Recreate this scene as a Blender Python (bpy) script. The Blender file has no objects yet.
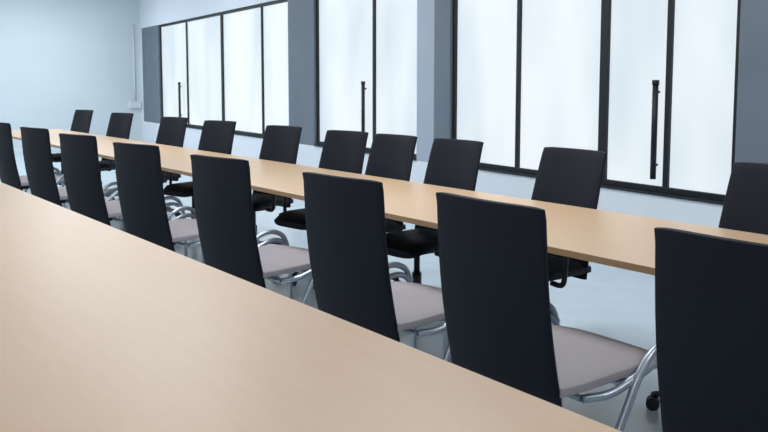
import bpy, bmesh, math, random
from mathutils import Vector, Matrix
random.seed(4)
scene = bpy.context.scene
try:
    scene.view_settings.view_transform = 'Standard'
    scene.view_settings.look = 'None'
except Exception as e:
    print(e)

# ---------------------------------------------------------------- materials
def new_mat(name, col, rough=0.5, metal=0.0, spec=0.5):
    m = bpy.data.materials.new(name); m.use_nodes = True
    b = m.node_tree.nodes['Principled BSDF']
    b.inputs['Base Color'].default_value = (*col, 1)
    b.inputs['Roughness'].default_value = rough
    b.inputs['Metallic'].default_value = metal
    b.inputs['Specular IOR Level'].default_value = spec
    return m, b, m.node_tree

def noisy(name, c1, c2, scale=(1,1,1), nscale=10, rough=0.5, metal=0, spec=0.5, bump=0.0, bscale=None, detail=4):
    m, b, nt = new_mat(name, c1, rough, metal, spec)
    N, L = nt.nodes, nt.links
    tc = N.new('ShaderNodeTexCoord'); mp = N.new('ShaderNodeMapping')
    mp.inputs['Scale'].default_value = scale
    L.new(tc.outputs['Object'], mp.inputs['Vector'])
    nz = N.new('ShaderNodeTexNoise'); nz.inputs['Scale'].default_value = nscale; nz.inputs['Detail'].default_value = detail
    L.new(mp.outputs['Vector'], nz.inputs['Vector'])
    cr = N.new('ShaderNodeValToRGB')
    cr.color_ramp.elements[0].position = 0.3; cr.color_ramp.elements[1].position = 0.7
    cr.color_ramp.elements[0].color = (*c1, 1); cr.color_ramp.elements[1].color = (*c2, 1)
    L.new(nz.outputs['Fac'], cr.inputs['Fac']); L.new(cr.outputs['Color'], b.inputs['Base Color'])
    if bump > 0:
        bn = N.new('ShaderNodeTexNoise'); bn.inputs['Scale'].default_value = bscale or nscale
        L.new(tc.outputs['Object'], bn.inputs['Vector'])
        bp = N.new('ShaderNodeBump'); bp.inputs['Strength'].default_value = bump; bp.inputs['Distance'].default_value = 0.002
        L.new(bn.outputs['Fac'], bp.inputs['Height']); L.new(bp.outputs['Normal'], b.inputs['Normal'])
    return m

M_WOOD = noisy('table_wood', (0.66,0.45,0.30), (0.68,0.47,0.318), (12,0.6,12), 5, rough=0.37, spec=0.5)
M_WOOD2 = noisy('oak_table_wood', (0.70,0.465,0.285), (0.73,0.49,0.305), (12,0.6,12), 5, rough=0.34, spec=0.45)
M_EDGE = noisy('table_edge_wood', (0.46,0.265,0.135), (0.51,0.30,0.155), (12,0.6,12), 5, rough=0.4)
M_BLACK = noisy('black_upholstery', (0.0035,0.0055,0.012), (0.005,0.0075,0.015), nscale=300, rough=0.6, spec=0.28, bump=0.2, bscale=900)
M_SEAT = noisy('grey_seat_fabric', (0.42,0.375,0.385), (0.48,0.43,0.44), nscale=260, rough=0.9, spec=0.2, bump=0.4, bscale=700)
M_TUBE = new_mat('satin_metal_tube', (0.50,0.54,0.60), 0.32, 0.75)[0]
M_DARKMETAL = new_mat('black_plastic', (0.010,0.012,0.018), 0.45)[0]
M_WALL = noisy('painted_wall', (0.70,0.765,0.79), (0.72,0.785,0.81), nscale=2, rough=0.85, spec=0.2)
M_WALLW = noisy('window_wall_paint', (0.83,0.86,0.91), (0.85,0.88,0.93), nscale=2, rough=0.8, spec=0.2)
M_CEIL = noisy('ceiling_paint', (0.86,0.88,0.9), (0.88,0.9,0.92), nscale=2, rough=0.9, spec=0.1)
M_FLOOR = noisy('floor_covering', (0.55,0.64,0.71), (0.60,0.69,0.76), nscale=6, rough=0.24, spec=0.5)
M_FRAME = new_mat('black_window_frame', (0.004,0.007,0.011), 0.5)[0]
M_PIER = noisy('grey_pier', (0.16,0.19,0.23), (0.18,0.21,0.25), nscale=3, rough=0.6)
M_PIERL = noisy('light_grey_pier', (0.42,0.47,0.56), (0.44,0.49,0.58), nscale=3, rough=0.6)
M_WHITE = new_mat('white_plastic', (0.8,0.83,0.85), 0.4)[0]

M_PANE, b, nt = new_mat('frosted_daylight_pane', (0.75,0.8,0.85), 0.25)
N, L = nt.nodes, nt.links
tc = N.new('ShaderNodeTexCoord'); mp = N.new('ShaderNodeMapping'); mp.inputs['Scale'].default_value = (1,1.1,0.45)
nz = N.new('ShaderNodeTexNoise'); nz.inputs['Scale'].default_value = 1.2; nz.inputs['Detail'].default_value = 2
cr = N.new('ShaderNodeValToRGB'); cr.color_ramp.elements[0].position=.32; cr.color_ramp.elements[1].position=.66
cr.color_ramp.elements[0].color=(0.62,0.71,0.78,1); cr.color_ramp.elements[1].color=(0.82,0.88,0.92,1)
L.new(tc.outputs['Object'], mp.inputs['Vector']); L.new(mp.outputs['Vector'], nz.inputs['Vector'])
L.new(nz.outputs['Fac'], cr.inputs['Fac']); L.new(cr.outputs['Color'], b.inputs['Emission Color'])
b.inputs['Emission Strength'].default_value = 1.0
b.inputs['Base Color'].default_value = (0.05,0.06,0.07,1)
M_FILL, b, nt = new_mat('fill_panel_glow', (0.9,0.9,0.9), 0.5)  # glowing face of the added, out-of-view ceiling fill
b.inputs['Emission Color'].default_value = (0.9,0.96,1,1); b.inputs['Emission Strength'].default_value = 2.0

# ---------------------------------------------------------------- helpers
def link(o, parent=None):
    scene.collection.objects.link(o)
    if parent: o.parent = parent
    return o
def empty(name, loc=(0,0,0), rz=0):
    e = bpy.data.objects.new(name, None); e.empty_display_size = .1
    e.location = loc; e.rotation_euler = (0,0,rz)
    return link(e)
def box_bm(bm, x0,x1,y0,y1,z0,z1, mi=0):
    vs=[bm.verts.new(p) for p in [(x0,y0,z0),(x1,y0,z0),(x1,y1,z0),(x0,y1,z0),(x0,y0,z1),(x1,y0,z1),(x1,y1,z1),(x0,y1,z1)]]
    for f in [(0,3,2,1),(4,5,6,7),(0,1,5,4),(1,2,6,5),(2,3,7,6),(3,0,4,7)]:
        fc=bm.faces.new([vs[i] for i in f]); fc.material_index=mi
def mesh_from(bm, name, mats, smooth=False):
    me=bpy.data.meshes.new(name); bm.to_mesh(me); bm.free()
    for m in mats: me.materials.append(m)
    if smooth:
        for p in me.polygons: p.use_smooth=True
    return me
def boxes(name, lst, mats, parent=None, bevel=0, rz=0):
    bm=bmesh.new()
    for bx in lst: box_bm(bm,*bx)
    me=mesh_from(bm,name,mats)
    o=bpy.data.objects.new(name,me); o.rotation_euler=(0,0,rz)
    link(o,parent)
    if bevel:
        md=o.modifiers.new('b','BEVEL'); md.width=bevel; md.segments=2; md.limit_method='ANGLE'
    return o
def catmull(pts, n=8):
    P=[Vector(p) for p in pts]; P=[2*P[0]-P[1]]+P+[2*P[-1]-P[-2]]
    out=[]
    for i in range(1,len(P)-2):
        a,b_,c,d=P[i-1],P[i],P[i+1],P[i+2]
        for k in range(n):
            t=k/n
            out.append(.5*((2*b_)+(c-a)*t+(2*a-5*b_+4*c-d)*t*t+(3*b_-a-3*c+d)*t**3))
    out.append(P[-2]); return out
def tube_bm(bm, pts, r, seg=10, mi=0, flat=1.0, smooth=True):
    pts=catmull(pts) if smooth else [Vector(p) for p in pts]
    rings=[]; ref=None
    for i,p in enumerate(pts):
        t=(pts[min(i+1,len(pts)-1)]-pts[max(i-1,0)]).normalized()
        if ref is None:
            ref=t.orthogonal().normalized()
        ref=(ref-t*ref.dot(t)).normalized(); bn=t.cross(ref)
        rings.append([bm.verts.new(p+(ref*math.cos(2*math.pi*k/seg)+bn*math.sin(2*math.pi*k/seg)*flat)*r) for k in range(seg)])
    for a,b_ in zip(rings[:-1],rings[1:]):
        for k in range(seg):
            f=bm.faces.new([a[k],a[(k+1)%seg],b_[(k+1)%seg],b_[k]]); f.material_index=mi; f.smooth=True
    bm.faces.new(rings[0][::-1]).material_index=mi; bm.faces.new(rings[-1]).material_index=mi
def slab_grid(fn_a, fn_b, nu, nv, name, mats):
    bm=bmesh.new()
    A=[[bm.verts.new(fn_a(i/nu,j/nv)) for j in range(nv+1)] for i in range(nu+1)]
    B=[[bm.verts.new(fn_b(i/nu,j/nv)) for j in range(nv+1)] for i in range(nu+1)]
    for i in range(nu):
        for j in range(nv):
            bm.faces.new([A[i][j],A[i+1][j],A[i+1][j+1],A[i][j+1]])
            bm.faces.new([B[i][j],B[i][j+1],B[i+1][j+1],B[i+1][j]])
    for i in range(nu):
        bm.faces.new([A[i][0],B[i][0],B[i+1][0],A[i+1][0]])
        bm.faces.new([A[i][nv],A[i+1][nv],B[i+1][nv],B[i][nv]])
    for j in range(nv):
        bm.faces.new([A[0][j],A[0][j+1],B[0][j+1],B[0][j]])
        bm.faces.new([A[nu][j],B[nu][j],B[nu][j+1],A[nu][j+1]])
    bmesh.ops.recalc_face_normals(bm,faces=bm.faces)
    return mesh_from(bm,name,mats,True)

# ---------------------------------------------------------------- chair meshes (facing +x)
def back_mesh(name, zb, zt, xb, xt, wt, wb, bow):
    def pos(u,v,off):
        s=2*u-1
        w=(wb+(wt-wb)*v**1.3)/2
        y=s*w
        z=zb+(zt-zb)*v
        x=xb+(xt-xb)*v**1.5 - bow*math.sin(math.pi*min(1,v*1.05)) + .024*s*s
        z-= .004*abs(s)**10*(1 if v>.5 else -1)*(abs(2*v-1)**6)
        return (x+off,y,z)
    return slab_grid(lambda u,v:pos(u,v,0), lambda u,v:pos(u,v,.026-.010*abs(2*u-1)**6), 14, 18, name,[M_BLACK])
def seat_mesh(name, mat, x0=-.25, x1=.27, w=.48, zt=.47):
    def pos(u,v,top):
        s=2*u-1
        x=x0+(x1-x0)*v
        ww=w/2*(1-.10*max(0,(v-.75)/.25)**2-.04*max(0,(.2-v)/.2)**2)
        xx=x-(.035*abs(s)**4 if v>.8 else 0)
        drop=.045*max(0,(v-.6)/.4)**2.2
        e=max(abs(s),0)
        if top: z=zt-drop-.020*e**6-.006*(1-e*e)*math.sin(math.pi*v)
        else: z=zt-.062-drop*.6+.016*e**6
        return (xx,s*ww,z)
    return slab_grid(lambda u,v:pos(u,v,True), lambda u,v:pos(u,v,False), 14,14,name,[mat])
ME_BACK_A=back_mesh('back_shell_a', .34,.992,-.265,-.36,.455,.465,.030)
ME_SEAT_A=seat_mesh('seat_a',M_SEAT,x1=.32,w=.50,zt=.475)
bm=bmesh.new()
for s in (-1,1):
    y=.262*s
    tube_bm(bm,[(-.12,y*.80,.385),(-.04,y*.97,.398),(.08,y*1.03,.435),(.20,y*1.05,.468),(.285,y*1.06,.458),(.335,y*1.06,.405),(.348,y*1.06,.33),(.352,y*1.06,.16),(.355,y*1.06,.012)],.0135)
    tube_bm(bm,[(-.20,y*1.06,.012),(-.10,y*1.06,.17),(.00,y*1.07,.34),(.06,y*1.08,.44),(.13,y*1.08,.502),(.22,y*1.07,.518),(.295,y*1.06,.488),(.332,y*1.06,.425)],.0135)
    for fx in (.355,-.203):
        tube_bm(bm,[(fx,y*1.06,.0),(fx,y*1.06,.022)],.017,smooth=False)
tube_bm(bm,[(-.12,-.205,.385),(-.12,.205,.385)],.011,smooth=False)
tube_bm(bm,[(.06,-.268,.42),(.06,-.2,.395),(.06,.2,.395),(.06,.268,.42)],.011,smooth=False)
ME_FRAME_A=mesh_from(bm,'tube_frame',[M_TUBE])
bm=bmesh.new()
box_bm(bm,-.27,-.1,-.09,.09,.375,.405)
ME_BRK_A=mesh_from(bm,'back_bracket',[M_DARKMETAL])

ME_BACK_B=back_mesh('back_shell_b', .38,1.003,-.205,-.355,.42,.46,.010)
ME_SEAT_B=seat_mesh('seat_b',M_BLACK,-.22,.22,.46,.46)
bm=bmesh.new()
tube_bm(bm,[(0,0,.10),(0,0,.24)],.028,14,smooth=False); tube_bm(bm,[(0,0,.24),(0,0,.37)],.018,14,smooth=False)
tube_bm(bm,[(0,0,.065),(0,0,.115)],.05,16,smooth=False)
for k in range(5):
    a=k*2*math.pi/5+.3
    c,s=math.cos(a),math.sin(a)
    tube_bm(bm,[(c*.03,s*.03,.095),(c*.16,s*.16,.09),(c*.28,s*.28,.062)],.018,8,flat=.7)
    tube_bm(bm,[(c*.28,s*.28,.03),(c*.28,s*.28,.07)],.009,8,smooth=False)
    px,py=-s,c
    for q in (-.022,.008):
        tube_bm(bm,[(c*.28+px*q,s*.28+py*q,.027),(c*.28+px*(q+.014),s*.28+py*(q+.014),.027)],.027,14,smooth=False)
box_bm(bm,-.14,.14,-.10,.10,.365,.40)
box_bm(bm,-.23,-.12,-.035,.035,.375,.44)
ME_BASE_B=mesh_from(bm,'swivel_base',[M_DARKMETAL])
bm=bmesh.new()
for s in (-1,1):
    y=.27*s
    tube_bm(bm,[(.02,y*.7,.385),(.03,y*.95,.39),(.03,y*1.03,.43),(.02,y*1.03,.58),(.0,y*1.02,.635)],.013)
    tube_bm(bm,[(-.13,y*1.02,.645),(-.02,y*1.02,.65),(.11,y*1.02,.645)],.022,10,flat=.5)
ME_ARM_B=mesh_from(bm,'armrests',[M_DARKMETAL])

def place(name, parts, x, y, rz):
    e=empty(name,(x,y,0),rz)
    for n,me,bev in parts:
        o=bpy.data.objects.new(n,me); link(o,e)
        if bev:
            md=o.modifiers.new('b','BEVEL'); md.width=bev; md.segments=3; md.limit_method='ANGLE'; md.angle_limit=math.radians(50)
    return e
PA=[('backrest',ME_BACK_A,.004),('seat',ME_SEAT_A,.012),('tube_frame',ME_FRAME_A,0),('back_bracket',ME_BRK_A,.003)]
PB=[('backrest',ME_BACK_B,.004),('seat',ME_SEAT_B,.012),('swivel_base',ME_BASE_B,0),('armrests',ME_ARM_B,0)]
def at_back(name,parts,bx,by,deg,base):
    a=math.radians(base+deg)
    place(name,parts,bx+.357*math.cos(a),by+.357*math.sin(a),a)
near=[(.89,0),(1.695,-1),(2.46,5),(3.47,9),(4.53,12),(5.60,13),(6.68,11),(7.80,7)]
for y,r in near: at_back('conference_chair',PA,1.70,y,r,0)
far=[(1.57,-4),(2.63,-4),(3.50,0),(4.10,2),(4.65,8),(5.52,10),(6.64,15),(7.64,13),(9.1,14),(10.45,12)]
for y,r in far: at_back('swivel_chair',PB,3.36,y,r,180)

# ---------------------------------------------------------------- tables
def table(name,x0,x1,y0,y1,legs,wood):
    e=empty(name,((x0+x1)/2,0,0)); hw=(x1-x0)/2
    bm=bmesh.new(); box_bm(bm,-hw,hw,y0,y1,.714,.74)
    bm.normal_update()
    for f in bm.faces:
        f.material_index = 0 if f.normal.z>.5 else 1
    o=bpy.data.objects.new('tabletop',mesh_from(bm,'tabletop',[wood,M_EDGE])); link(o,e)
    md=o.modifiers.new('b','BEVEL'); md.width=.002; md.segments=2
    for k,ly in enumerate(legs):
        bm=bmesh.new()
        box_bm(bm,-.165,-.095,ly-.035,ly+.035,.025,.69)
        box_bm(bm,-.26,-.07,ly-.045,ly+.045,0,.025)
        box_bm(bm,-.3,.3,ly-.04,ly+.04,.69,.714)
        ob=bpy.data.objects.new('leg_%d'%(k+1),mesh_from(bm,'leg',[M_TUBE])); link(ob,e)
        md=ob.modifiers.new('b','BEVEL'); md.width=.004; md.segments=2
    return e
table('conference_table',.215,1.155,-1.5,11.0,[-.8,2.0,5.0,8.0,10.5],M_WOOD)
table('conference_table',2.29,3.15,-1.5,11.0,[-.8,2.75,5.00,7.10,9.8],M_WOOD2)

# ---------------------------------------------------------------- room shell in the frame of the window wall
PHI=math.radians(6.1); RZ=-PHI
NW=4.64; T0=-3.2; T1=17.0; NL=-3.2; CH=3.3; SILL=.55; TOP=2.48; TH=.22
boxes('floor',[(NL-.2,NW+TH,T0-.2,T1+.2,-.1,0)],[M_FLOOR],rz=RZ)
boxes('ceiling',[(NL-.2,NW+TH,T0-.2,T1+.2,CH,CH+.1)],[M_CEIL],rz=RZ)
boxes('wall_end',[(NL-.2,NW+TH,T1,T1+.2,0,CH)],[M_WALL],rz=RZ)
boxes('wall_back',[(NL-.2,NW+TH,T0-.2,T0,0,CH)],[M_WALL],rz=RZ)
boxes('wall_left',[(NL-.2,NL,T0,T1,0,CH)],[M_WALL],rz=RZ)
wins=[(3.15,6.20,[3.71,4.30,5.27],.0),(6.76,9.05,[7.66],0),(9.80,15.7,[10.75,12.35,14.1],0)]
bm=bmesh.new()
for b_ in [(NW,NW+TH,T0,T1,0,SILL),(NW,NW+TH,T0,T1,TOP,CH),(NW,NW+TH,T0,.6,SILL,TOP)]: box_bm(bm,*b_,mi=0)
for (a,c,mi) in [(.6,1.0,1),(2.72,3.15,1),(6.20,6.46,1),(6.46,6.76,2),(9.05,9.80,1),(15.7,T1-.15,1)]:
    box_bm(bm,NW,NW+TH,a,c,SILL,TOP,mi=mi)
box_bm(bm,NW,NW+TH,T1-.15,T1,SILL,TOP,mi=0)
o=bpy.data.objects.new('wall_right',mesh_from(bm,'wall_right',[M_WALLW,M_PIER,M_PIERL])); o.rotation_euler=(0,0,RZ); link(o)
boxes('baseboard_right',[(NW-.015,NW,T0,T1,0,.08)],[M_WHITE],rz=RZ)
boxes('baseboard_end',[(NL,NW-.015,T1-.015,T1,0,.08)],[M_WHITE],rz=RZ)
allw=[(1.0,2.72,[1.86])]+[(w[0],w[1],w[2]) for w in wins]
for k,(a,c,ml) in enumerate(allw):
    e=empty('window_%d'%(k+1),(0,0,0),RZ)
    fx0,fx1=NW+.03,NW+.09
    L_=[(fx0,fx1,a,a+.045,SILL,TOP),(fx0,fx1,c-.045,c,SILL,TOP),(fx0,fx1,a+.045,c-.045,SILL,SILL+.06),(fx0,fx1,a+.045,c-.045,TOP-.045,TOP)]
    for j,m in enumerate(ml):
        hw=.021 if j!=1 else .040
        L_.append((fx0,fx1,m-hw,m+hw,SILL+.06,TOP-.045))
    boxes('frame',L_,[M_FRAME],e,bevel=.003)
    boxes('pane',[(NW+.055,NW+.07,a+.03,c-.03,SILL+.03,TOP-.03)],[M_PANE],e)
    boxes('sill_strip',[(NW-.015,NW+.03,a,c,SILL,SILL+.015)],[M_FRAME],e,bevel=.003)
    for hy in {0:[],1:[3.80],2:[7.86],3:[14.5]}[k]:
        bm=bmesh.new()
        tube_bm(bm,[(NW+.015,hy,.66),(NW+.015,hy,1.36)],.021,12,smooth=False)
        tube_bm(bm,[(NW+.015,hy,1.33),(NW+.015,hy,1.365)],.025,12,smooth=False)
        for z in (.76,1.28):
            tube_bm(bm,[(NW+.015,hy,z),(NW+.06,hy,z)],.010,8,smooth=False)
        ob=bpy.data.objects.new('opening_bar',mesh_from(bm,'opening_bar',[M_FRAME])); link(ob,e)

e=empty('wall_conduit',(0,0,0),RZ)
bm=bmesh.new()
tube_bm(bm,[(4.50,T1-.02,.95),(4.50,T1-.02,2.56)],.018,10,smooth=False)
link(bpy.data.objects.new('pipe',mesh_from(bm,'pipe',[M_WHITE])),e)
boxes('socket_box',[(4.38,4.62,T1-.07,T1,.83,.97)],[M_WHITE],e,bevel=.008)

# ---------------------------------------------------------------- lighting
CR=Matrix.Rotation(RZ,4,'Z')
for t in (-.5,3.5,7.5,11.5,15):  # unseen ceiling panels, added as fill to brighten the room
    for n in (-1.2,2.4):
        p=CR@Vector((n,t,0))
        e=empty('added_ceiling_fill',(p.x,p.y,CH),RZ)
        boxes('fill_housing',[(-.65,.65,-.16,.16,-.05,0)],[M_WHITE],e,bevel=.004)
        boxes('fill_panel_face',[(-.62,.62,-.13,.13,-.056,-.048)],[M_FILL],e)
        ld=bpy.data.lights.new('fill_area','AREA'); ld.shape='RECTANGLE'; ld.size=1.24; ld.size_y=.3
        ld.energy=(50 if n>0 else 34) if t>0 else 24
        ld.color=(.88,.95,1)
        lo=bpy.data.objects.new('fill_light',ld); link(lo,e); lo.location=(0,0,-.07)
w=bpy.data.worlds.new('World'); scene.world=w; w.use_nodes=True
w.node_tree.nodes['Background'].inputs[0].default_value=(.7,.8,.9,1)

# ---------------------------------------------------------------- camera
cd=bpy.data.cameras.new('Camera'); cd.sensor_width=36; cd.lens=37.5
cam=bpy.data.objects.new('Camera',cd); scene.collection.objects.link(cam)
cam.location=(0,0,1.34); cam.rotation_euler=(math.radians(85),0,math.radians(-37.8))
cd.shift_y=-62.5/768; cd.shift_x=6/768; cd.clip_start=.02
cd.dof.use_dof=True; cd.dof.focus_distance=3.2; cd.dof.aperture_fstop=11
scene.camera=cam
